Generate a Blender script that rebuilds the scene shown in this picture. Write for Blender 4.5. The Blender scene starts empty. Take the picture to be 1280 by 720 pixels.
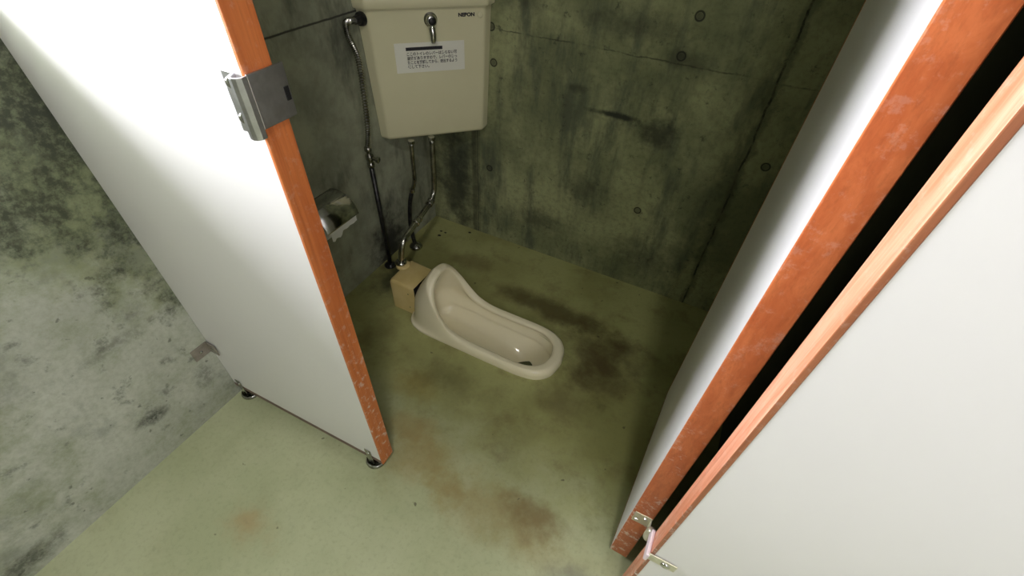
import bpy, bmesh, math, random
from mathutils import Vector, Matrix
random.seed(7)
C = bpy.context.scene.collection
SC = bpy.context.scene

# ---------------------------------------------------------------- camera
cam = bpy.data.cameras.new('camera'); camo = bpy.data.objects.new('camera', cam); C.objects.link(camo)
camo.location = (1.059, -1.408, 1.238)
camo.rotation_euler = (0.79799, -0.04015, 0.47192)
cam.sensor_width = 36; cam.lens = 36*565.4/1280; cam.clip_start = 0.01
SC.camera = camo
# ---------------------------------------------------------------- colour management, world, lights
SC.view_settings.view_transform = 'Standard'; SC.view_settings.look = 'None'
SC.view_settings.gamma = 1; SC.view_settings.use_curve_mapping = False
SC.view_settings.exposure = 0.0
w = bpy.data.worlds.new('world'); SC.world = w; w.use_nodes = True
w.node_tree.nodes['Background'].inputs[0].default_value = (.6, .7, .8, 1)
w.node_tree.nodes['Background'].inputs[1].default_value = 0.3

def area(name, loc, target, sx, sy, power, col):
    l = bpy.data.lights.new(name, 'AREA'); l.shape = 'RECTANGLE'; l.size = sx; l.size_y = sy
    l.energy = power; l.color = col
    o = bpy.data.objects.new(name, l); C.objects.link(o); o.location = loc
    o.rotation_euler = (Vector(target)-Vector(loc)).to_track_quat('-Z', 'Y').to_euler()
    return o
WY0, WY1, WZ0, WZ1 = -1.46, -1.12, 1.10, 1.47          # window opening in the left wall
area('window_daylight', (-0.30, (WY0+WY1)/2, (WZ0+WZ1)/2), (1, (WY0+WY1)/2, (WZ0+WZ1)/2), WY1-WY0, WZ1-WZ0, 64, (.95, .95, 1.0))
area('ceiling_fill_light', (1.25, -1.85, 2.42), (1.25, -1.85, 0), 0.10, 0.3, 12, (1.0, .97, .86))  # unseen ceiling light, added as fill for the stall and front area
area('rear_right_fill', (2.0, -2.55, 1.35), (1.3, -1.0, .6), 0.6, 1.5, 14, (.97, .94, 1.0))  # added unseen source behind right, lifts the right panel and stall; no doorway built

# ---------------------------------------------------------------- material helpers
class N:
    def __init__(s, name):
        s.m = bpy.data.materials.new(name); s.m.use_nodes = True; s.t = s.m.node_tree
        s.b = s.t.nodes['Principled BSDF']
        s.geo = s.t.nodes.new('ShaderNodeNewGeometry')
        s.pos = s.geo.outputs['Position']
    def node(s, ty, **kw):
        n = s.t.nodes.new(ty)
        for k, v in kw.items(): setattr(n, k, v)
        return n
    def put(s, sock, v):
        if isinstance(v, bpy.types.NodeSocket): s.t.links.new(v, sock)
        elif isinstance(v, (tuple, list)) and len(v) == 3 and sock.type == 'RGBA': sock.default_value = (*v, 1)
        else: sock.default_value = v
    def math(s, op, a, b=0.0, c=None):
        n = s.node('ShaderNodeMath', operation=op); s.put(n.inputs[0], a); s.put(n.inputs[1], b)
        if c is not None: s.put(n.inputs[2], c)
        return n.outputs[0]
    def noise(s, scale, detail=4, rough=.55, stretch=(1, 1, 1), dist=0.0, off=(0, 0, 0)):
        mp = s.node('ShaderNodeMapping'); s.put(mp.inputs['Vector'], s.pos)
        mp.inputs['Scale'].default_value = stretch; mp.inputs['Location'].default_value = off
        n = s.node('ShaderNodeTexNoise'); s.put(n.inputs['Vector'], mp.outputs[0])
        n.inputs['Scale'].default_value = scale; n.inputs['Detail'].default_value = detail
        n.inputs['Roughness'].default_value = rough; n.inputs['Distortion'].default_value = dist
        return n.outputs['Fac']
    def rng(s, v, a, b, lo=0.0, hi=1.0):
        n = s.node('ShaderNodeMapRange', interpolation_type='SMOOTHSTEP')
        s.put(n.inputs[0], v)
        for i, x in enumerate((a, b, lo, hi)): n.inputs[i+1].default_value = x
        return n.outputs[0]
    def mix(s, f, a, b, mode='MIX'):
        n = s.node('ShaderNodeMix', data_type='RGBA', blend_type=mode)
        s.put(n.inputs[0], f); s.put(n.inputs[6], a); s.put(n.inputs[7], b)
        return n.outputs[2]
    def xyz(s):
        n = s.node('ShaderNodeSeparateXYZ'); s.put(n.inputs[0], s.pos); return n.outputs
    def blob(s, c, r, warp, soft=.6):
        """mask 0..1 around point c with radii r, edge broken up by a noise"""
        a = s.node('ShaderNodeVectorMath', operation='SUBTRACT'); s.put(a.inputs[0], s.pos); a.inputs[1].default_value = c
        d = s.node('ShaderNodeVectorMath', operation='DIVIDE'); s.put(d.inputs[0], a.outputs[0]); d.inputs[1].default_value = r
        l = s.node('ShaderNodeVectorMath', operation='LENGTH'); s.put(l.inputs[0], d.outputs[0])
        v = s.math('ADD', l.outputs['Value'], s.math('MULTIPLY', s.math('SUBTRACT', warp, .5), 2.2))
        return s.rng(v, 1.0, 1.0-soft, 0, 1)
    def bump(s, h, strength=.2, dist=.002):
        n = s.node('ShaderNodeBump'); n.inputs['Strength'].default_value = strength; n.inputs['Distance'].default_value = dist
        s.put(n.inputs['Height'], h); s.t.links.new(n.outputs[0], s.b.inputs['Normal'])
    def done(s, col, rough=.6, metal=0.0, **kw):
        s.put(s.b.inputs['Base Color'], col); s.put(s.b.inputs['Roughness'], rough); s.b.inputs['Metallic'].default_value = metal
        for k, v in kw.items(): s.b.inputs[k].default_value = v
        return s.m

def line_mask(s, coord, at, half, warp=None, amp=.01):
    v = s.math('SUBTRACT', coord, at)
    if warp is not None: v = s.math('ADD', v, s.math('MULTIPLY', s.math('SUBTRACT', warp, .5), amp))
    return s.rng(s.math('ABSOLUTE', v), half, half*.3, 0, 1)

def mat_left_wall():
    s = N('board_marked_concrete_grey'); X = s.xyz()
    big = s.noise(2.2, 5, .6); mid = s.noise(9, 6, .65, off=(3, 1, 2)); fine = s.noise(70, 5, .7)
    col = s.mix(s.rng(big, .35, .65), (.40, .42, .36), (.53, .55, .49))
    col = s.mix(s.rng(fine, .35, .75, 0, .35), col, (.20, .21, .14))
    warp = s.noise(14, 6, .7, off=(7, 2, 9))
    # yellow green algae next to the partition
    for c, r, k in (((0, -1.13, .70), (.3, .13, .28), .55), ((0, -1.10, .52), (.3, .06, .14), .4)):
        col = s.mix(s.math('MULTIPLY', s.blob(c, r, mid), k), col, (.22, .25, .10))
    # black mould: a broken band high up beside the partition, thinning out downwards
    near = s.rng(s.math('ADD', X['Y'], s.math('MULTIPLY', X['Z'], .22)), -1.22, -.95, 0, 1)
    high = s.rng(X['Z'], .30, .85, 0, 1)
    wgt = s.math('ADD', s.math('MULTIPLY', s.math('MULTIPLY', near, high), .20), s.math('MULTIPLY', high, .03))
    mld = s.rng(s.math('ADD', s.math('MULTIPLY', s.math('ADD', warp, s.noise(4.5, 3, .5, off=(6, 1, 3))), .5), wgt), .57, .70, 0, 1)
    soft = s.rng(s.math('ADD', s.noise(5, 6, .7, off=(4, 4, 4)), wgt), .44, .72, 0, .75)
    col = s.mix(soft, col, (.20, .235, .12))
    col = s.mix(s.rng(s.noise(6, 6, .75, off=(8, 5, 2)), .50, .68, 0, .5), col, (.20, .215, .19))
    col = s.mix(s.rng(s.noise(13, 5, .7, off=(2, 5, 8)), .58, .70, 0, .6), col, (.10, .11, .095))
    col = s.mix(s.math('MULTIPLY', mld, s.rng(fine, .3, .6, .35, .9)), col, (.034, .040, .026))
    mould = [((0, -1.10, .87), (.3, .09, .10), .6), ((0, -1.268, .148), (.3, .045, .035), .9), ((0, -1.30, .155), (.3, .03, .02), .6),
             ((0, -1.12, .15), (.3, .05, .06), .45), ((0, -1.62, .05), (.3, .1, .05), .7), ((0, -1.24, .40), (.3, .10, .03), .4)]
    for c, r, k in mould:
        col = s.mix(s.math('MULTIPLY', s.math('MULTIPLY', s.blob(c, r, warp, .9), k), s.rng(fine, .3, .6, .35, 1)), col, (.035, .04, .032))
    spk = s.noise(45, 3, .5, off=(1, 5, 3))
    col = s.mix(s.rng(spk, .66, .74, 0, .6), col, (.06, .065, .05))
    # inside the stall the wall colour is darker
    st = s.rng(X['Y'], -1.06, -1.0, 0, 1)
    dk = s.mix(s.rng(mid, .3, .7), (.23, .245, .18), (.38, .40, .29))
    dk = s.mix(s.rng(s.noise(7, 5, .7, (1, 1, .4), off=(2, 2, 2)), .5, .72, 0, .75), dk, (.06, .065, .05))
    dk = s.mix(s.math('MULTIPLY', s.blob((0, -.32, .05), (.3, .16, .22), warp, .9), .9), dk, (.012, .012, .010))  # near-black foot of the wall: the cistern's shadow painted into the colour
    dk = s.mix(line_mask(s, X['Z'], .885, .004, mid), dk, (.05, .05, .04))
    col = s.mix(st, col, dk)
    s.bump(s.math('ADD', fine, s.math('MULTIPLY', mid, 1.5)), .35, .002)
    return s.done(col, .8)

def mat_back_wall():
    s = N('damp_olive_concrete'); X = s.xyz()
    big = s.noise(3.0, 5, .6, off=(4, 0, 1)); mid = s.noise(10, 6, .7, off=(3, 1, 2)); fine = s.noise(60, 5, .7)
    streak = s.noise(9, 5, .65, (1, 1, .25), off=(0, 3, 0))
    col = s.mix(s.rng(big, .36, .62), (.18, .20, .10), (.36, .38, .20))
    col = s.mix(s.rng(streak, .47, .66, 0, .75), col, (.07, .085, .058))
    col = s.mix(s.rng(fine, .4, .75, 0, .4), col, (.06, .065, .035))
    warp = s.noise(13, 6, .7, off=(7, 2, 9))
    B = [((.74, 0, .645), (.12, .3, .013), .95), ((.60, 0, .70), (.05, .3, .02), .5), ((.87, 0, .63), (.10, .3, .09), .8), ((.68, 0, .36), (.12, .3, .09), .5),
         ((.50, 0, .16), (.13, .3, .1), .6), ((.9, 0, .84), (.10, .3, .04), .5), ((.13, 0, .2), (.14, .3, .36), .8), ((.75, 0, .9), (.25, .3, .05), .5),  # includes the cistern's cast shadow, painted as a patch below it
         ((1.12, 0, .55), (.05, .3, .12), .5), ((.40, 0, .92), (.1, .3, .06), .5), ((.95, 0, .15), (.18, .3, .10), .5)]
    for c, r, k in B:
        col = s.mix(s.math('MULTIPLY', s.blob(c, r, warp, .9), k), col, (.022, .026, .018))
    for x, hw, k in ((.229, .0030, .8), (.214, .018, .55), (.236, .004, .3)):
        col = s.mix(s.math('MULTIPLY', line_mask(s, X['X'], x, hw, mid, .012), k), col, (.012, .013, .010))
    brk = s.rng(s.noise(14, 4, .7, off=(9, 9, 2)), .40, .58, .15, .95)
    col = s.mix(s.math('MULTIPLY', line_mask(s, X['X'], 1.139, .0045, mid, .022), brk), col, (.014, .016, .012))
    col = s.mix(s.math('MULTIPLY', line_mask(s, X['X'], 1.139, .022, warp, .09), .45), col, (.03, .035, .022))
    col = s.mix(s.rng(s.noise(26, 4, .75, off=(1, 7, 4)), .58, .70, 0, .65), col, (.035, .042, .028))
    col = s.mix(s.math('MULTIPLY', line_mask(s, X['Z'], .825, .003, mid, .02), s.rng(s.noise(9, 4, .7, off=(3, 8, 1)), .4, .6, .1, .7)), col, (.03, .034, .022))
    holes = [(.881, .845), (.285, .828), (.295, .722), (.282, .328), (.879, .337), (.899, .945), (1.20, .60)]
    hm = None
    for x, z in holes:
        d = s.node('ShaderNodeVectorMath', operation='DISTANCE'); s.put(d.inputs[0], s.pos); d.inputs[1].default_value = (x, 0, z)
        ring = s.rng(s.math('ABSOLUTE', s.math('SUBTRACT', d.outputs['Value'], .011)), .004, .001, 0, .9)
        disc = s.rng(d.outputs['Value'], .012, .006, 0, .55)
        m = s.math('MAXIMUM', ring, disc); hm = m if hm is None else s.math('MAXIMUM', hm, m)
    col = s.mix(hm, col, (.015, .016, .012))
    s.bump(s.math('SUBTRACT', s.math('ADD', fine, mid), s.math('MULTIPLY', hm, 2)), .35, .002)
    return s.done(col, .75)

def mat_floor():
    s = N('painted_green_concrete_floor'); X = s.xyz()
    big = s.noise(3.2, 4, .55, off=(1, 4, 0)); mid = s.noise(11, 5, .6); fine = s.noise(90, 4, .7)
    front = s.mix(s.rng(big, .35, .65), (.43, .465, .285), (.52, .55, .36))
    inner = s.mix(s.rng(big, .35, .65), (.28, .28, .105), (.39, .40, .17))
    col = s.mix(s.rng(s.math('ADD', X['Y'], s.math('MULTIPLY', s.math('SUBTRACT', mid, .5), .3)), -1.12, -.70), front, inner)  # pale lit front and dimmer stall: light falloff put into the floor colour
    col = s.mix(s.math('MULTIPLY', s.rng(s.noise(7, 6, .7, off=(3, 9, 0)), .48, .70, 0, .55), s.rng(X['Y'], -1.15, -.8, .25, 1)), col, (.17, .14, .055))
    warp = s.noise(8, 5, .65, off=(5, 5, 5))
    S = [((.334, -1.331, 0), (.10, .06, .3), .55, (.42, .27, .12)), ((.62, -1.0, 0), (.20, .12, .3), .55, (.35, .26, .08)),
         ((.86, -1.02, 0), (.30, .10, .3), .55, (.31, .22, .07)), ((.96, -.975, 0), (.13, .075, .3), .75, (.21, .145, .055)), ((.52, -.93, 0), (.12, .07, .3), .45, (.34, .24, .08)), ((.45, -.80, 0), (.12, .10, .3), .5, (.30, .24, .06)),
         ((.95, -.42, 0), (.20, .20, .3), .85, (.07, .045, .018)), ((.70, -.28, 0), (.34, .09, .3), .8, (.075, .055, .018)), ((.30, -.20, 0), (.16, .07, .3), .5, (.14, .11, .04)),  # right of and behind the toilet: brown dirt plus painted shade
         ((.90, -.62, 0), (.14, .12, .3), .6, (.12, .09, .03)), ((.23, -.68, 0), (.10, .12, .3), .6, (.16, .15, .05)), ((.08, -.45, 0), (.10, .14, .3), .85, (.05, .05, .025)), ((.55, -.72, 0), (.25, .08, .3), .5, (.13, .12, .04)),
         ((1.15, -1.12, 0), (.14, .12, .3), .6, (.22, .23, .22))]
    for c, r, k, cc in S: col = s.mix(s.math('MULTIPLY', s.blob(c, r, warp, .95), k), col, cc)
    spk = s.noise(38, 2, .4, off=(2, 2, 0))
    col = s.mix(s.rng(spk, .73, .78, 0, .7), col, (.06, .05, .03))
    for x, y in ((.085, -.085), (.107, -.085), (.095, -.115), (.2, -.03)):
        col = s.mix(s.blob((x, y, 0), (.010, .008, .3), warp, .3), col, (.01, .01, .01))
    col = s.mix(s.rng(fine, .45, .8, 0, .25), col, (.16, .16, .09))
    s.bump(s.math('ADD', s.math('MULTIPLY', fine, .5), mid), .15, .002)
    return s.done(col, s.rng(mid, .3, .7, .42, .62))

def simple(name, col, rough=.5, metal=0.0, var=None, scale=20, stretch=(1, 1, 1), bump=0, **kw):
    s = N(name)
    n = s.noise(scale, 5, .6, stretch)
    c = col if var is None else s.mix(s.rng(n, .35, .68), col, var)
    if bump: s.bump(n, bump, .001)
    return s.done(c, rough, metal, **kw)

def mat_wood(name, a, b, scuff=.0, grain=(1, 1, .04), zlow=0.0):
    s = N(name); X = s.xyz()
    n1 = s.noise(60, 6, .65, grain, .6); n2 = s.noise(240, 4, .7, grain)
    col = s.mix(s.rng(n1, .32, .68), a, b)
    col = s.mix(s.rng(n2, .45, .75, 0, .35), col, tuple(x*.55 for x in a))
    if scuff:
        sp = s.noise(55, 6, .75, off=(8, 3, 1)); lo = s.rng(X['Z'], .75, .1, 0, 1)
        col = s.mix(s.math('MULTIPLY', s.rng(sp, .53, .64), s.math('ADD', s.math('MULTIPLY', lo, .75), .12)), col, (.75, .66, .60))
    s.bump(n1, .08, .001)
    return s.done(col, .42)

M = {}
M['wall_left'] = mat_left_wall(); M['wall_back'] = mat_back_wall(); M['floor'] = mat_floor()
M['plain_concrete'] = simple('plain_grey_concrete', (.36, .37, .31), .85, 0, (.44, .45, .38), 4, bump=.2)
M['dark_concrete'] = simple('gap_shade_concrete', (.07, .07, .055), .85, 0, (.10, .10, .08), 5, bump=.2)  # near-black colour stands in for the unlit space behind the door
M['ceiling'] = simple('painted_ceiling_board', (.62, .62, .58), .8, 0, (.68, .68, .64), 3)
M['laminate'] = simple('pale_grey_laminate', (.79, .775, .79), .38, 0, (.81, .795, .81), 2)
M['wood_left'] = mat_wood('orange_stained_edge_wood', (.50, .13, .035), (.62, .19, .055), .25)
M['wood_door'] = mat_wood('reddish_stained_edge_wood', (.47, .115, .035), (.60, .175, .06), 1.0, (1, 1, .3))
M['wood_fixed'] = mat_wood('light_grained_edge_wood', (.60, .20, .10), (.80, .40, .27), .12, (1, 1, .05))
M['wood_brown'] = mat_wood('brown_edge_strip_wood', (.30, .10, .045), (.40, .15, .07), .2)
M['wood_dark'] = simple('dark_bottom_edge_strip', (.13, .08, .07), .5, 0, (.19, .12, .10), 30)  # brown bottom trim, with the shadow under the panel painted in
M['chrome'] = simple('worn_chrome', (.62, .62, .60), .14, 1.0, (.50, .50, .48), 30)
M['dull_chrome'] = simple('tarnished_chrome', (.46, .46, .43), .20, 1.0, (.24, .24, .22), 40)
M['bracket'] = simple('brownish_aged_steel', (.30, .27, .24), .4, .5, (.37, .33, .30), 60)
M['steel'] = simple('brushed_stainless_steel', (.60, .60, .63), .30, 1.0, (.72, .72, .76), 60, (.1, 1, 1))
M['zinc'] = simple('yellowish_zinc_plate', (.62, .60, .46), .38, 0.6, (.74, .71, .60), 60)
M['black'] = simple('black_rubber', (.012, .012, .014), .35)
M['dark_iron'] = simple('dark_painted_pipe', (.028, .028, .030), .30, .6, (.06, .06, .06), 50)
M['tank'] = simple('ivory_plastic', (.68, .655, .44), .26, 0, (.72, .69, .475), 3)
M['ceramic'] = simple('ivory_glazed_ceramic', (.83, .77, .56), .07, 0, (.86, .80, .60), 4)
M['box'] = simple('yellowed_plastic', (.62, .48, .20), .35, 0, (.70, .56, .27), 9)
M['sheet'] = simple('laminated_notice_paper', (.80, .80, .72), .25)
M['ink'] = simple('black_ink', (.010, .010, .018), .5)
M['paper'] = simple('toilet_paper_white', (.78, .79, .76), .9)
M['pink'] = simple('lit_pink_hinge_bend', (.78, .66, .72), .4)  # bright pinkish light on the hinge leaf put into its base colour
M['water'] = simple('still_dark_water', (.07, .08, .04), .04)
M['lampglass'] = simple('white_lamp_cover', (.85, .85, .83), .4)

# ---------------------------------------------------------------- mesh helpers
def new(name, bm, mat, parent=None, smooth=False, bevel=0, seg=2):
    me = bpy.data.meshes.new(name); bm.normal_update(); bm.to_mesh(me); bm.free()
    for m in (mat if isinstance(mat, (list, tuple)) else [mat]): me.materials.append(m)
    if smooth: me.polygons.foreach_set('use_smooth', [True]*len(me.polygons))
    o = bpy.data.objects.new(name, me); C.objects.link(o)
    if parent is not None:
        o.parent = parent; o.matrix_parent_inverse = parent_matrix(parent).inverted()
    if bevel:
        b = o.modifiers.new('bevel', 'BEVEL'); b.width = bevel; b.segments = seg; b.limit_method = 'ANGLE'; b.angle_limit = .6
    return o
def parent_matrix(p):
    m = Matrix.LocRotScale(p.location, p.rotation_euler, p.scale)
    return m
def thing(name, loc, label, cat, group=None):
    o = bpy.data.objects.new(name, None); C.objects.link(o); o.location = loc; o.empty_display_size = .05
    o['label'] = label; o['category'] = cat
    if group: o['group'] = group
    return o
def tag(o, label, cat, group=None):
    o['label'] = label; o['category'] = cat
    if group: o['group'] = group
    return o
def struct(name, bm, mat, **kw):
    o = new(name, bm, mat, **kw); o['kind'] = 'structure'; return o
def box(bm, a, b, mtx=None):
    vs = [bm.verts.new((x, y, z)) for x in (a[0], b[0]) for y in (a[1], b[1]) for z in (a[2], b[2])]
    if mtx is not None:
        for v in vs: v.co = mtx @ v.co
    for f in ((0, 1, 3, 2), (4, 6, 7, 5), (0, 4, 5, 1), (2, 3, 7, 6), (0, 2, 6, 4), (1, 5, 7, 3)): bm.faces.new([vs[i] for i in f])
    return bm
def B(a, b, mtx=None): return box(bmesh.new(), a, b, mtx)
def loft(bm, rings, cap0=True, cap1=True, closed=True):
    R = [[bm.verts.new(p) for p in r] for r in rings]; n = len(R[0])
    for i in range(len(R)-1):
        for j in range(n if closed else n-1):
            k = (j+1) % n; bm.faces.new((R[i][j], R[i][k], R[i+1][k], R[i+1][j]))
    if cap0: bm.faces.new(R[0][::-1])
    if cap1: bm.faces.new(R[-1])
    bmesh.ops.recalc_face_normals(bm, faces=bm.faces)
    return bm
def frame(d):
    d = Vector(d).normalized(); u = d.orthogonal().normalized(); return u, d.cross(u)
def tube(bm, pts, rad, n=16, cap=True, ripple=None):
    pts = [Vector(p) for p in pts]; rings = []; u = None
    for i, p in enumerate(pts):
        d = (pts[min(i+1, len(pts)-1)]-pts[max(i-1, 0)]).normalized()
        if u is None: u = d.orthogonal().normalized()
        u = (u-d*u.dot(d)).normalized(); v = d.cross(u)
        r = rad[i] if isinstance(rad, (list, tuple)) else rad
        if ripple: r *= 1+ripple*(1 if i % 2 else -1)
        rings.append([p+u*math.cos(2*math.pi*k/n)*r+v*math.sin(2*math.pi*k/n)*r for k in range(n)])
    return loft(bm, rings, cap, cap)
def T(pts, rad, **kw): return tube(bmesh.new(), pts, rad, **kw)
def lathe(bm, o, axis, prof, n=28):
    """prof: list of (distance along axis, radius)"""
    o = Vector(o); d = Vector(axis).normalized(); u, v = frame(d)
    rings = [[o+d*h+(u*math.cos(2*math.pi*k/n)+v*math.sin(2*math.pi*k/n))*max(r, 1e-4) for k in range(n)] for h, r in prof]
    return loft(bm, rings)
def L(o, axis, prof, n=28): return lathe(bmesh.new(), o, axis, prof, n)
def smooth_path(pts, n=60):
    """Catmull-Rom through the points"""
    P = [Vector(p) for p in pts]; P = [P[0]*2-P[1]]+P+[P[-1]*2-P[-2]]; out = []
    m = len(P)-3
    for i in range(n+1):
        t = i/n*m; k = min(int(t), m-1); t -= k; a, b, c, d = P[k:k+4]
        out.append(.5*((2*b)+(c-a)*t+(2*a-5*b+4*c-d)*t*t+(3*b-a-3*c+d)*t**3))
    return out
def round_poly(pts, rs, seg=6):
    out = []; n = len(pts)
    for i in range(n):
        p = Vector(pts[i]); a = Vector(pts[i-1]); b = Vector(pts[(i+1) % n]); r = rs[i]
        if r <= 0: out.append(p); continue
        p0 = p+(a-p).normalized()*r; p1 = p+(b-p).normalized()*r
        for k in range(seg+1):
            t = k/seg; out.append(p0*(1-t)**2+p*2*t*(1-t)+p1*t*t)
    return out

# ---------------------------------------------------------------- the room
H = 2.5
bm = bmesh.new()
hx0, hx1, hy0, hy1 = .15, .95, -.705, -.305
cap = []
for k in range(64):                                       # opening in the slab for the sunken bowl
    a_ = 2*math.pi*k/64; ex = math.copysign(abs(math.cos(a_))**.62, math.cos(a_)); ey = math.copysign(abs(math.sin(a_))**.9, math.sin(a_))
    cap.append(Vector((.553+.272*ex, -.505+.096*ey, 0)))
outr = []
for p in cap:
    d = p-Vector((.55, -.505, 0)); k = min(.4/max(abs(d.x), 1e-6), .2/max(abs(d.y), 1e-6)); outr.append(Vector((.55, -.505, 0))+d*k)
for cx_ in (hx0, hx1):                                    # snap the nearest ring point to each corner so the quads fill the rectangle
    for cy_ in (hy0, hy1):
        q_ = Vector((cx_, cy_, 0)); k = min(range(64), key=lambda i: (outr[i]-q_).length); outr[k] = q_
loft(bm, [cap, outr], False, False)
for fc in bm.faces:
    fc.normal_update()
    if fc.normal.z < 0: fc.normal_flip()
for a, b in (((-.15, -2.8), (hx0, .15)), ((hx1, -2.8), (2.6, .15)), ((hx0, -2.8), (hx1, hy0)), ((hx0, hy1), (hx1, .15))):
    box(bm, (*a, -.18), (*b, 0))
struct('floor', bm, M['floor'])
bm = bmesh.new()
box(bm, (-.36, -2.8, 0), (0, WY0, H)); box(bm, (-.36, WY1, 0), (0, .15, H)); box(bm, (-.36, WY0, 0), (0, WY1, WZ0)); box(bm, (-.36, WY0, WZ1), (0, WY1, H))
struct('wall_left', bm, M['wall_left'])
struct('wall_back', B((0, 0, 0), (2.6, .15, H)), M['wall_back'])
struct('wall_right', B((2.45, -2.8, 0), (2.6, 0, H)), M['plain_concrete'])
struct('wall_front', B((0, -2.8, 0), (2.45, -2.65, H)), M['plain_concrete'])
struct('ceiling', B((-.36, -2.8, H), (2.6, .15, H+.1)), M['ceiling'])
# window frame set in the outer half of the opening
bm = bmesh.new(); f = .025
box(bm, (-.355, WY0, WZ0), (-.315, WY0+f, WZ1)); box(bm, (-.355, WY1-f, WZ0), (-.315, WY1, WZ1)); box(bm, (-.355, WY0+f, WZ0), (-.315, WY1-f, WZ0+f)); box(bm, (-.355, WY0+f, WZ1-f), (-.315, WY1-f, WZ1))
wn = struct('window_1', bm, M['steel'], bevel=.002)
pane = new('frosted_pane', B((-.34, WY0+f, WZ0+f), (-.335, WY1-f, WZ1-f)), simple('frosted_glass', (.8, .85, .86), .5), wn)

# stall side wall beyond the door, seen only through the hinge gap
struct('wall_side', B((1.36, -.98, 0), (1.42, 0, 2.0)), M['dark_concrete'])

# ---------------------------------------------------------------- partition panels and door
def slab(name, P0, P1, th, side, z0, z1, label, cat, core, end_mat, face_mat, ends, tw, bottom_mat=None, bw=.010, struct_thing=False):
    """upright slab from P0 to P1 (front face line); thickness goes to `side`*normal. ends: which ends carry a visible wooden edge"""
    P0 = Vector((*P0, 0)); P1 = Vector((*P1, 0)); d = (P1-P0); Ln = d.length; d.normalize()
    nrm = Vector((-d.y, d.x, 0))*side
    m = Matrix(((d.x, nrm.x, 0, P0.x), (d.y, nrm.y, 0, P0.y), (0, 0, 1, 0), (0, 0, 0, 1)))
    t = thing(name, (P0.x, P0.y, 0), label, cat)
    e = .0006; x0 = tw if 0 in ends else 0; x1 = Ln-tw if 1 in ends else Ln
    new('panel_face', B((x0, e, z0+bw), (x1, th-e, z1-bw), m), core, t)
    for k in ends:
        a, b = ((0, tw) if k == 0 else (Ln-tw, Ln))
        mats = [end_mat, face_mat]
        bm = B((a, 0, z0), (b, th, z1), m)
        bm.normal_update()
        for fc in bm.faces:
            if abs(fc.normal.dot(nrm)) > .9: fc.material_index = 1
        new('edge_strip', bm, mats, t, bevel=.0012)
    bm = bmesh.new(); box(bm, (x0, 0, z0), (x1, th, z0+bw), m)
    new('bottom_strip', bm, bottom_mat or face_mat, t)
    bm = bmesh.new(); box(bm, (x0, 0, z1-bw), (x1, th, z1), m)
    new('top_strip', bm, bottom_mat or face_mat, t)
    return t, m

LP, LM = slab('toilet_partition', (0.002, -1.0745), (.549, -1.0630), .041, 1, .036, 2.0,
              'pale grey laminate partition panel with an orange wood edge, standing against the mouldy left wall', 'partition',
              M['laminate'], M['wood_left'], M['wood_left'], (1,), .006, M['wood_dark'], .016)
RP, RM = slab('toilet_partition', (1.1985, -1.060), (2.44, -1.060), .041, 1, .036, 2.0,
              'pale grey front partition panel at the right with a light grained wood edge and brown strip', 'partition',
              M['laminate'], M['wood_fixed'], M['wood_brown'], (0,), .0072, M['wood_brown'], .009)
DR, DM = slab('stall_door', (1.157, -.972), (1.179, -.462), .041, -1, .034, 2.0,
              'stall door swung inward, white face brightly lit, scuffed reddish wood edge toward the viewer', 'door',
              M['laminate'], M['wood_door'], M['wood_left'], (0, 1), .004, M['wood_brown'], .004)

# feet under the left partition: folded clip with a screw, round cup on the floor
def sub(name, bm, mat, parent, **kw):
    """a sub-part: its parent is itself a part whose origin is the thing's"""
    o = new(name, bm, mat, **kw); o.parent = parent
    o.matrix_parent_inverse = Matrix.Identity(4)
    return o
def part_of(name, bm, mat, t, **kw): return new(name, bm, mat, t, **kw)
def foot(x):
    y = -1.0745+x*.021
    bm = bmesh.new(); box(bm, (x-.010, y-.002, .012), (x+.010, y-.0002, .080)); box(bm, (x-.010, y-.002, .010), (x+.010, y+.035, .012))
    ft = part_of('foot', bm, M['dull_chrome'], LP, bevel=.0008)
    ft['label'] = 'small dark metal foot clip under the panel'
    sub('screw', L((x, y-.001, .064), (0, -1, 0), ((0, .006), (.002, .006), (.0035, .003), (.004, 0)), 16), M['chrome'], ft, smooth=True)
    sub('floor_cup', L((x+.002, y+.014, 0), (0, 0, 1), ((0, .028), (.003, .028), (.008, .0255), (.009, .023), (.005, .020), (.003, .0))), M['dull_chrome'], ft, smooth=True)
    sub('adjusting_bolt', L((x+.002, y+.018, .003), (0, 0, 1), ((0, .008), (.009, .008), (.009, .005), (.033, .005)), 12), M['dull_chrome'], ft)
foot(.030); foot(.505)

# L bracket fixing the left panel to the concrete wall
bm = bmesh.new(); box(bm, (0, -1.122, .207), (.003, -1.0765, .247)); box(bm, (0, -1.0795, .207), (.036, -1.0765, .247))
wb = part_of('wall_bracket', bm, M['bracket'], LP, bevel=.001)
sub('screw', L((.0025, -1.10, .227), (1, 0, 0), ((0, .0045), (.0015, .0045), (.003, .002), (.0032, 0)), 14), M['dull_chrome'], wb)
sub('screw', L((.021, -1.079, .229), (0, -1, 0), ((0, .005), (.002, .005), (.003, .002), (.0032, 0)), 14), M['chrome'], wb)

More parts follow.
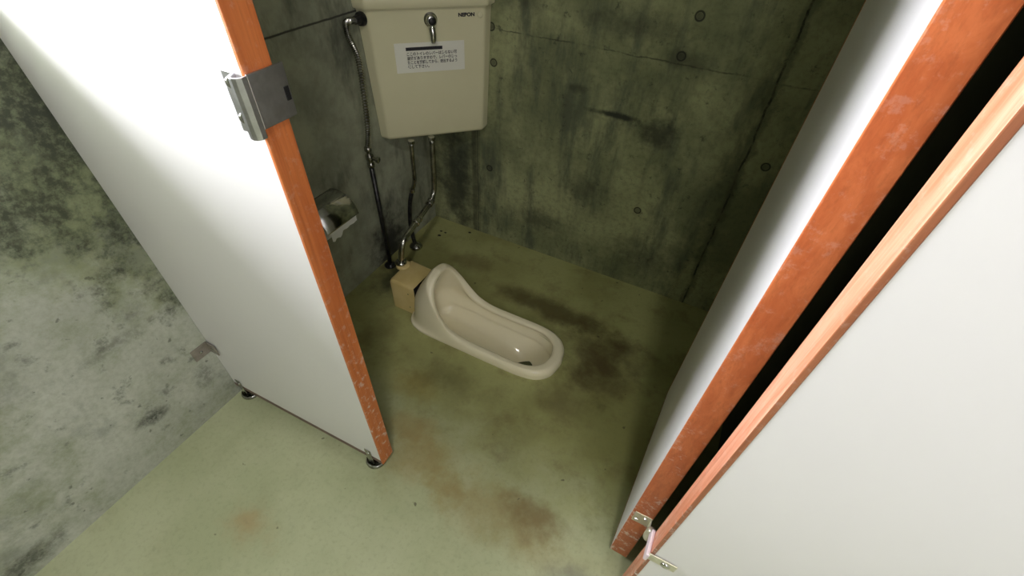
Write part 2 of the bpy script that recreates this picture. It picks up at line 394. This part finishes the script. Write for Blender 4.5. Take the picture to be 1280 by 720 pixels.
# keeper of the door latch wrapped round the left panel's free edge
Lp = .547
bm = bmesh.new(); box(bm, (Lp+.0025, -.002, .976), (Lp+.0050, .052, 1.041), LM)
kp = part_of('latch_keeper', bm, M['steel'], LP, bevel=.001); kp['label'] = 'shiny steel latch keeper wrapped round the orange edge'
prof = [(Lp-.036, -.0006), (Lp-.036, -.003), (Lp-.018, -.003), (Lp-.013, -.0125), (Lp-.009, -.0155), (Lp-.003, -.0165), (Lp+.002, -.0145), (Lp+.0055, -.009), (Lp+.0055, -.002), (Lp+.0030, -.002), (Lp+.0028, -.008), (Lp-.003, -.0135), (Lp-.009, -.0125), (Lp-.015, -.0006)]
sub('front_leaf', loft(bmesh.new(), [[LM @ Vector((u, v, z)) for u, v in prof] for z in (.966, 1.040)]), M['steel'], kp, bevel=.0006)
bm = bmesh.new(); box(bm, (Lp+.0050, .042, .997), (Lp+.0065, .049, 1.014), LM)
sub('bumper_pad', bm, M['black'], kp, bevel=.0005)
for z in (1.027, .984):
    o = LM @ Vector((Lp-.0265, -.003, z)); sub('screw', L(o, (0, -1, 0), ((0, .0065), (.0015, .0065), (.0035, .0045), (.0042, .001)), 18), M['chrome'], kp, smooth=True)

# bottom hinge between door and right panel
hg = part_of('hinge', L((1.198, -1.002, .262), (0, 0, 1), ((0, .006), (.004, .0085), (.012, .0095), (.030, .0095), (.040, .008), (.044, .004)), 20), M['zinc'], DR, smooth=True)
bm = bmesh.new(); box(bm, (1.162, -.9755, .246), (1.197, -.9730, .288)); box(bm, (1.195, -1.000, .252), (1.1975, -.9730, .282))
sub('door_leaf', bm, M['zinc'], hg, bevel=.0008)
for x, z in ((1.170, .258), (1.185, .276)): sub('screw', L((x, -.9753, z), (0, -1, 0), ((0, .004), (.0015, .0035), (.002, .001)), 12), M['steel'], hg)
bm = bmesh.new(); box(bm, (1.1955, -1.0635, .328), (1.246, -1.0610, .354)); 
hl = part_of('hinge_leaf', bm, M['zinc'], RP, bevel=.0008)
bm = bmesh.new(); box(bm, (1.1915, -1.0660, .322), (1.1985, -1.018, .350))
sub('edge_bend', bm, M['pink'], hl, bevel=.002)
sub('screw', L((1.228, -1.0630, .340), (0, -1, 0), ((0, .0085), (.002, .0085), (.0045, .005), (.0052, .001)), 18), M['chrome'], hl, smooth=True)

# ---------------------------------------------------------------- corner cistern
tk = thing('toilet_cistern', (.15, -.15, .49), 'ivory plastic corner cistern mounted high in the stall corner above the squat toilet', 'cistern')
def hexa(z, g=0.0):
    k = (z-.495)/.4
    a = .272+.016*k+g; ax = .036+.003*k+g*.5; b = .272+.014*k+g
    # corner, back-left end, left facet end, right front corner, right end
    pts = [(.002, -.002), (.002, -a), (ax, -a), (b, -.037-.003*k-g*.5), (b, -.002)]
    return [Vector((p.x, p.y, z)) for p in round_poly([Vector((*q, 0)) for q in pts], [.002, .002, .007, .007, .002], 7)]
rings = []
for z, g in ((.493, -.012), (.495, -.006), (.500, -.002), (.508, 0), (.60, 0), (.70, 0), (.80, 0), (.885, .0), (.894, .002), (.896, .002)): rings.append(hexa(z, g))
new('tank_body', loft(bmesh.new(), rings), M['tank'], tk, smooth=True).modifiers.new('es', 'EDGE_SPLIT').split_angle = .7
rings = []
for z, g in ((.894, .004), (.8945, .010), (.898, .012), (.922, .013), (.930, .009), (.932, .001)): rings.append(hexa(z, g))
new('tank_lid', loft(bmesh.new(), rings), M['tank'], tk, smooth=True).modifiers.new('es', 'EDGE_SPLIT').split_angle = .8

# front plane frame: u to the right along the diagonal, z height
r2 = math.sqrt(.5)
def front_line(z):
    k = (z-.495)/.4; A = Vector((.036+.003*k, -(.272+.016*k), z)); Bp = Vector((.272+.014*k, -.037-.003*k, z)); return A, Bp
def FP(u, z, out=0.0):
    A, Bp = front_line(z); d = (Bp-A).normalized(); mid = A.lerp(Bp, .5)
    n = Vector((d.y, -d.x, 0)); s0 = (mid.x+mid.y)*r2
    return mid+d*(u-s0)+n*out
def quad_on(bm, u0, u1, z0, z1, o0, o1, zs=(0, 0)):
    c = [(u0, z0+zs[0]), (u1, z0+zs[1]), (u1, z1+zs[1]), (u0, z1+zs[0])]
    loft(bm, [[FP(u, z, o0) for u, z in c], [FP(u, z, o1) for u, z in c]])
    return bm
FN = (FP(0, .75, .1)-FP(0, .75, 0)).normalized()
# lever
lv = new('flush_lever', L(FP(.005, .862, 0), FN, ((0, .020), (.004, .020), (.007, .016), (.018, .0165), (.022, .015), (.024, .011))), M['chrome'], tk, smooth=True)
lv.modifiers.new('es', 'EDGE_SPLIT').split_angle = .8
new('lever_cap', L(FP(.005, .862, .0235), FN, ((0, .0105), (.002, .0100), (.003, .004))), M['black'], lv, smooth=True)
new('lever_handle', T([FP(.005, .855, .012), FP(.005, .842, .020), FP(.006, .826, .024), FP(.006, .812, .024), FP(.006, .804, .023)], [.010, .011, .0105, .0095, .006], n=16), M['chrome'], lv, smooth=True)
# round plug low relief at the top right of the front face
new('round_plug', L(FP(.158, .868, 0), FN, ((0, .008), (.0012, .008), (.002, .006))), M['tank'], tk, smooth=True)
# notice
sh = new('notice_sheet', quad_on(bmesh.new(), -.111, .106, .714, .801, .0003, .0014), M['sheet'], tk, bevel=.0004)
new('notice_heading_bar', quad_on(bmesh.new(), -.077, .036, .779, .7885, .0015, .0018), M['ink'], sh)
def write(txt, u, z, size, name, parent, mat, out=.0018, width=None, bold=0.0, name_obj=None):
    cu = bpy.data.curves.new(name, 'FONT'); cu.body = txt; cu.size = size; cu.offset = bold; cu.extrude = .00015
    ob = bpy.data.objects.new(name, cu); C.objects.link(ob); bpy.context.view_layer.update()
    me = bpy.data.meshes.new_from_object(ob.evaluated_get(bpy.context.evaluated_depsgraph_get()))
    C.objects.unlink(ob); bpy.data.objects.remove(ob)
    xs = [v.co.x for v in me.vertices] or [0, 1]; x0, x1 = min(xs), max(xs); k = (width/(x1-x0)) if width else 1
    for v in me.vertices: v.co = FP(u+(v.co.x-x0)*k, z+v.co.y, out+v.co.z)
    me.materials.clear(); me.materials.append(mat)
    o = bpy.data.objects.new(name, me); C.objects.link(o); o.parent = parent
    o.matrix_parent_inverse = parent_matrix(parent).inverted() if parent.type == 'EMPTY' else parent.matrix_world.inverted()
    return o
lines = ['ここのトイレのレバーは戻らない可', '能性がありますので、レバーの戻っ', 'たことを確認してから、退出するよう', 'にして下さい。']
bpy.context.view_layer.update()
for i, tx in enumerate(lines):
    write(tx, -.075, .7655-i*.0125, .0112, 'notice_text', sh, M['ink'], width=(.156 if i < 3 else .066), bold=.00022)
write('NEPON', .090, .8665, .0135, 'maker_name', tk, M['ink'], out=.0006, width=.050, bold=.0007)

# inlet nut on the left side of the tank
nut = new('inlet_nut', L((.020, -.286, .868), (-.10, -1, .02), ((0, .019), (.006, .0195), (.012, .018), (.014, .013), (.030, .011), (.032, .009)), 18), M['dark_iron'], tk, smooth=True)
nut.modifiers.new('es', 'EDGE_SPLIT').split_angle = .6
# outlet nuts below
for x, y in ((.142, -.172), (.098, -.232)):
    new('outlet_nut', L((x, y, .494), (0, 0, -1), ((0, .012), (.012, .012), (.013, .008)), 8), M['chrome'], tk)

# ---------------------------------------------------------------- supply line
sp = thing('water_supply_pipe', (.035, -.378, 0), 'dark upright water supply pipe with stop valve on the stall side wall', 'pipe')
new('riser', T([(.034, -.378, 0), (.034, -.378, .455)], .0085), M['dark_iron'], sp, smooth=True)
new('floor_flange', L((.034, -.378, 0), (0, 0, 1), ((0, .024), (.004, .024), (.012, .012), (.014, .009))), M['dark_iron'], sp, smooth=True)
v = new('stop_valve', L((.034, -.378, .445), (0, 0, 1), ((0, .012), (.012, .012), (.014, .009), (.022, .010), (.030, .014), (.040, .014), (.048, .009), (.056, .009), (.058, .012), (.070, .012), (.072, .008)), 18), M['dull_chrome'], sp, smooth=True)
new('valve_handle', L((.040, -.378, .478), (1, .25, -.15), ((0, .007), (.018, .007), (.020, .011), (.028, .011), (.030, .007)), 10), M['chrome'], v)
path = smooth_path([(.034, -.378, .515), (.036, -.366, .56), (.037, -.356, .64), (.037, -.350, .72), (.038, -.352, .79), (.032, -.366, .838), (.026, -.362, .868), (.019, -.340, .872), (.018, -.316, .869)], 150)
hs = T(path, .0085, n=12, ripple=.12)
tag(new('flexible_hose', hs, M['dull_chrome'], smooth=False), 'ribbed metal hose curving from the stop valve up to the cistern side', 'hose')

# flush pipe: down, along and down into the yellow box
fp = thing('flush_pipe', (.165, -.46, .135), 'bent chrome flush pipe running from the cistern down to the yellowed box behind the toilet', 'pipe')
pp = [(.142, -.172, .482), (.140, -.173, .40), (.137, -.176, .30), (.136, -.180, .275), (.137, -.192, .257), (.143, -.212, .249), (.160, -.30, .245), (.178, -.40, .240), (.184, -.435, .236), (.185, -.452, .225), (.183, -.460, .205), (.178, -.463, .17), (.173, -.464, .142)]
new('pipe_run', T(smooth_path(pp, 90), .0105), M['dull_chrome'], fp, smooth=True)
for a, b in (((.141, -.205, .2495), (.147, -.235, .248)), ((.163, -.318, .2445), (.170, -.354, .2425))):
    a, b = Vector(a), Vector(b); ln = (b-a).length
    new('coupling_nut', L(a, b-a, ((0, .012), (.001, .0145), (ln*.3, .0145), (ln*.32, .012), (ln*.65, .012), (ln*.67, .0145), (ln-.001, .0145), (ln, .012)), 18), M['chrome'], fp)
new('pipe_collar', L((.173, -.464, .1395), (0, 0, 1), ((0, .021), (.004, .021), (.008, .017), (.010, .011))), M['dull_chrome'], fp, smooth=True)

# overflow pipe to the floor
op = thing('overflow_pipe', (.056, -.23, 0), 'thinner chrome overflow pipe dropping from the cistern to a domed floor flange', 'pipe')
new('pipe_run', T(smooth_path([(.098, -.232, .482), (.094, -.232, .42), (.086, -.226, .33), (.070, -.228, .28)], 30), .0078), M['dull_chrome'], op, smooth=True)
new('joint_sleeve', L((.071, -.228, .290), (-.1, 0, -1), ((0, .009), (.001, .0115), (.014, .0115), (.015, .009)), 16), M['chrome'], op)
new('lower_pipe', T(smooth_path([(.070, -.228, .28), (.055, -.233, .22), (.046, -.236, .13), (.048, -.235, .06), (.052, -.232, .015)], 30), .0085), M['dark_iron'], op, smooth=True)
new('floor_flange', L((.054, -.231, 0), (0, 0, 1), ((0, .026), (.005, .028), (.012, .024), (.020, .012), (.022, .009))), M['dull_chrome'], op, smooth=True)

# ---------------------------------------------------------------- toilet paper holder
ph = thing('toilet_paper_holder', (0, -.605, .38), 'curved chrome toilet paper holder on the stall side wall behind the left partition', 'toilet paper holder')
y0, y1 = -.675, -.537
arc = [(.002, .436), (.030, .440), (.056, .434), (.078, .419), (.093, .398), (.100, .375)]
arc = [(p.x, p.y) for p in smooth_path([Vector((x, z, 0)) for x, z in arc], 24)]
inn = [(x-.0015*(i/len(arc)), z-.0015) for i, (x, z) in enumerate(arc)][::-1]
new('cover', loft(bmesh.new(), [[Vector((x, y, z)) for x, z in arc+inn] for y in (y0, y1)]), M['chrome'], ph, smooth=False).modifiers.new('b', 'BEVEL').width = .0005
for m in ph.children: m.data.polygons.foreach_set('use_smooth', [True]*len(m.data.polygons))
bm = bmesh.new(); box(bm, (.0, y0+.002, .320), (.003, y1-.002, .436))
new('back_plate', bm, M['dull_chrome'], ph)
for yy in (y0+.001, y1-.004):
    bm = bmesh.new(); pr = [(.0, .435), (.045, .436), (.070, .420), (.066, .370), (.045, .355), (0, .345)]
    loft(bm, [[Vector((x, y, z)) for x, z in pr] for y in (yy, yy+.003)]); new('side_arm', bm, M['dull_chrome'], ph)
rb = L((.052, y0+.008, .377), (0, 1, 0), ((0, .018), (0, .042), (.001, .043), (.1205, .043), (.1215, .042), (.1215, .018)), 32)
rl = tag(new('toilet_paper_roll', rb, M['paper'], smooth=False), 'white toilet paper roll hanging under the curved chrome cover', 'toilet paper')
bm = bmesh.new(); edge = []
n = 14
for i in range(n+1):
    y = y0+.014+i*(.112/n); zb = .352-.0015*math.sin(i*1.7)
    if i < 6: zb -= .012+.003*math.sin(i*2.1)
    edge.append((y, zb))
bm = bmesh.new(); fr = [[bm.verts.new((.0955+.0006*k, y, z)) for z in (.388, zb)] for k in (0, 1) for y, zb in edge]
m_ = n+1
for i in range(n):
    a, b, c, d = fr[i], fr[i+1], fr[m_+i], fr[m_+i+1]
    bm.faces.new((a[0], a[1], b[1], b[0])); bm.faces.new((c[0], d[0], d[1], c[1])); bm.faces.new((a[1], c[1], d[1], b[1])); bm.faces.new((a[0], b[0], d[0], c[0]))
bm.faces.new((fr[0][0], fr[m_][0], fr[m_][1], fr[0][1])); bm.faces.new((fr[n][0], fr[n][1], fr[m_+n][1], fr[m_+n][0]))
sheet = new('hanging_sheet', bm, M['paper']); sheet.parent = rl

# ---------------------------------------------------------------- squat toilet
to = thing('squat_toilet', (.55, -.505, 0), 'ivory ceramic squat toilet with a raised hood, set in the stained green floor', 'toilet')
cy = -.505
# per station: [ground outline, outer mid, rim outer, rim top, rim inner, under lip, wall, bowl bottom] as (x, half, z)
ST = [
 #  ground             lip                outer low          outer high         rim outer           rim top             rim inner           under              wall               bottom
 [(.838, .000, .0),  (.839, .000, .010), (.838, .000, .020), (.834, .000, .029), (.826, .000, .035), (.814, .000, .036), (.803, .000, .030), (.801, .000, .010), (.796, .000, -.05), (.715, 0, -.135)],
 [(.824, .058, .0),  (.825, .058, .010), (.824, .058, .020), (.820, .056, .029), (.813, .053, .035), (.802, .048, .036), (.792, .042, .030), (.790, .041, .010), (.785, .036, -.05), (.712, 0, -.135)],
 [(.785, .094, .0),  (.786, .094, .010), (.785, .094, .020), (.782, .091, .029), (.777, .086, .035), (.769, .078, .036), (.762, .070, .030), (.761, .069, .010), (.755, .060, -.05), (.705, 0, -.13)],
 [(.720, .107, .0),  (.720, .108, .010), (.720, .107, .020), (.719, .104, .029), (.717, .099, .035), (.713, .090, .036), (.712, .083, .030), (.712, .082, .010), (.706, .074, -.040), (.685, 0, -.10)],
 [(.620, .108, .0),  (.620, .109, .010), (.620, .108, .020), (.620, .105, .029), (.620, .100, .035), (.618, .093, .036), (.616, .083, .030), (.616, .082, .008), (.610, .074, -.034), (.600, 0, -.060)],
 [(.530, .108, .0),  (.530, .109, .010), (.530, .108, .020), (.530, .105, .031), (.531, .100, .037), (.530, .091, .039), (.527, .083, .033), (.527, .082, .010), (.522, .074, -.028), (.520, 0, -.050)],
 [(.440, .108, .0),  (.440, .109, .010), (.445, .108, .020), (.460, .105, .042), (.470, .101, .053), (.470, .092, .056), (.463, .083, .050), (.458, .081, .018), (.450, .072, -.020), (.450, 0, -.043)],
 [(.385, .108, .0),  (.385, .109, .010), (.392, .104, .022), (.408, .101, .065), (.430, .098, .089), (.433, .089, .093), (.424, .081, .087), (.410, .079, .030), (.405, .068, -.016), (.405, 0, -.038)],
 [(.335, .104, .0),  (.334, .105, .011), (.344, .096, .024), (.362, .094, .090), (.392, .091, .136), (.405, .083, .143), (.398, .075, .136), (.372, .072, .050), (.368, .060, -.010), (.375, 0, -.032)],
 [(.297, .088, .0),  (.296, .089, .011), (.307, .080, .026), (.323, .079, .105), (.362, .074, .176), (.388, .068, .186), (.383, .059, .178), (.347, .056, .060), (.346, .040, -.008), (.355, 0, -.025)],
 [(.276, .055, .0),  (.275, .056, .011), (.286, .050, .028), (.298, .050, .115), (.346, .045, .203), (.381, .041, .214), (.378, .035, .205), (.334, .033, .066), (.335, .024, -.004), (.345, 0, -.020)],
 [(.268, .000, .0),  (.267, .000, .011), (.278, .000, .028), (.290, .000, .118), (.341, .000, .212), (.378, .000, .224), (.376, .000, .215), (.330, .000, .068), (.331, .000, -.002), (.340, 0, -.018)],
]
def interp(cols, n):
    return smooth_path([Vector(c) for c in cols], n)
NS, NC = 60, 56
half = []
def enrich(st):
    p = [Vector(q) for q in st]; g = p[0]
    out = Vector(((g.x-.553)/.285, g.y/.108*1.0, 0)); 
    if abs(g.x-.553) < .18: out.x = 0
    out.normalize()
    a = p[4].lerp(p[5], .55); a.z = max(p[5].z, p[4].z)-.0002
    b = p[5].lerp(p[6], .62); b.z = p[5].z-.0008 if g.x > .5 else b.z+.002
    c = p[6]-out*.003
    dn = (p[7]-p[6]); dn = dn.normalized()*min(.012, dn.length*.4)
    e = c+dn
    u = p[7]+out*.010
    rows = [p[0], p[1], p[2], p[3], p[4], a, b, c, e, e.lerp(u, .55)+out*.004, u, p[8].lerp(p[7], .35)+out*.003, p[8], p[8].lerp(p[9], .5)+Vector((0, 0, -.010)), p[9]]
    if g.y == 0:
        for r in rows: r.y = 0
    return rows
ST = [enrich(st) for st in ST]
NR = len(ST[0])
tr = [[ST[i][k] for i in range(len(ST))] for k in range(NR)]
trs = [interp(c, NS) for c in tr]                       # along the rim for each profile row
for i in range(NS+1): half.append(smooth_path([trs[k][i] for k in range(NR)], NC))
ringsT = []
for i in range(NS+1): ringsT.append([Vector((p.x, cy-max(p.y, 0), p.z)) for p in half[i]])
for i in range(NS-1, 0, -1): ringsT.append([Vector((p.x, cy+max(p.y, 0), p.z)) for p in half[i]])
bm = bmesh.new(); G = [[bm.verts.new(p) for p in r] for r in ringsT]; n = len(G)
for i in range(n):
    a, b = G[i], G[(i+1) % n]
    for j in range(NC): bm.faces.new((a[j], a[j+1], b[j+1], b[j]))
bmesh.ops.remove_doubles(bm, verts=bm.verts, dist=.0004)
bmesh.ops.recalc_face_normals(bm, faces=bm.faces)
bowl = new('ceramic_bowl', bm, M['ceramic'], to, smooth=True)
sol = bowl.modifiers.new('sub', 'SUBSURF'); sol.levels = 1; sol.render_levels = 1
new('bowl_water', L((.705, cy, -.095), (0, 0, 1), ((0, .032), (.0015, .032)), 28), M['water'], to)
# yellowed box at the back of the hood
rings = []
for z, g in ((0, 0), (.120, 0), (.129, -.003), (.134, -.009)):
    pts = [(.183-g, -.552-g), (.291, -.552-g), (.291, -.430+g), (.183-g, -.424+g)]
    rings.append([Vector((p.x, p.y, z)) for p in round_poly([Vector((*q, 0)) for q in pts], [.012, .001, .001, .012], 6)])
b = new('inlet_box', loft(bmesh.new(), rings), M['box'], to, smooth=True); b.modifiers.new('es', 'EDGE_SPLIT').split_angle = .7
new('pipe_boss', L((.172+.012, -.466, .130), (0, 0, 1), ((0, .027), (.006, .025), (.009, .020))), M['box'], b, smooth=True)
bm = bmesh.new(); box(bm, (.2905, -.5525, .002), (.2925, -.4295, .1355))
new('seal', bm, M['black'], b, bevel=.001)
for z in (.096, .030): new('screw', L((.262, -.5515, z), (0, -1, 0), ((0, .0028), (.001, .0024), (.0014, .001)), 10), M['dull_chrome'], b)
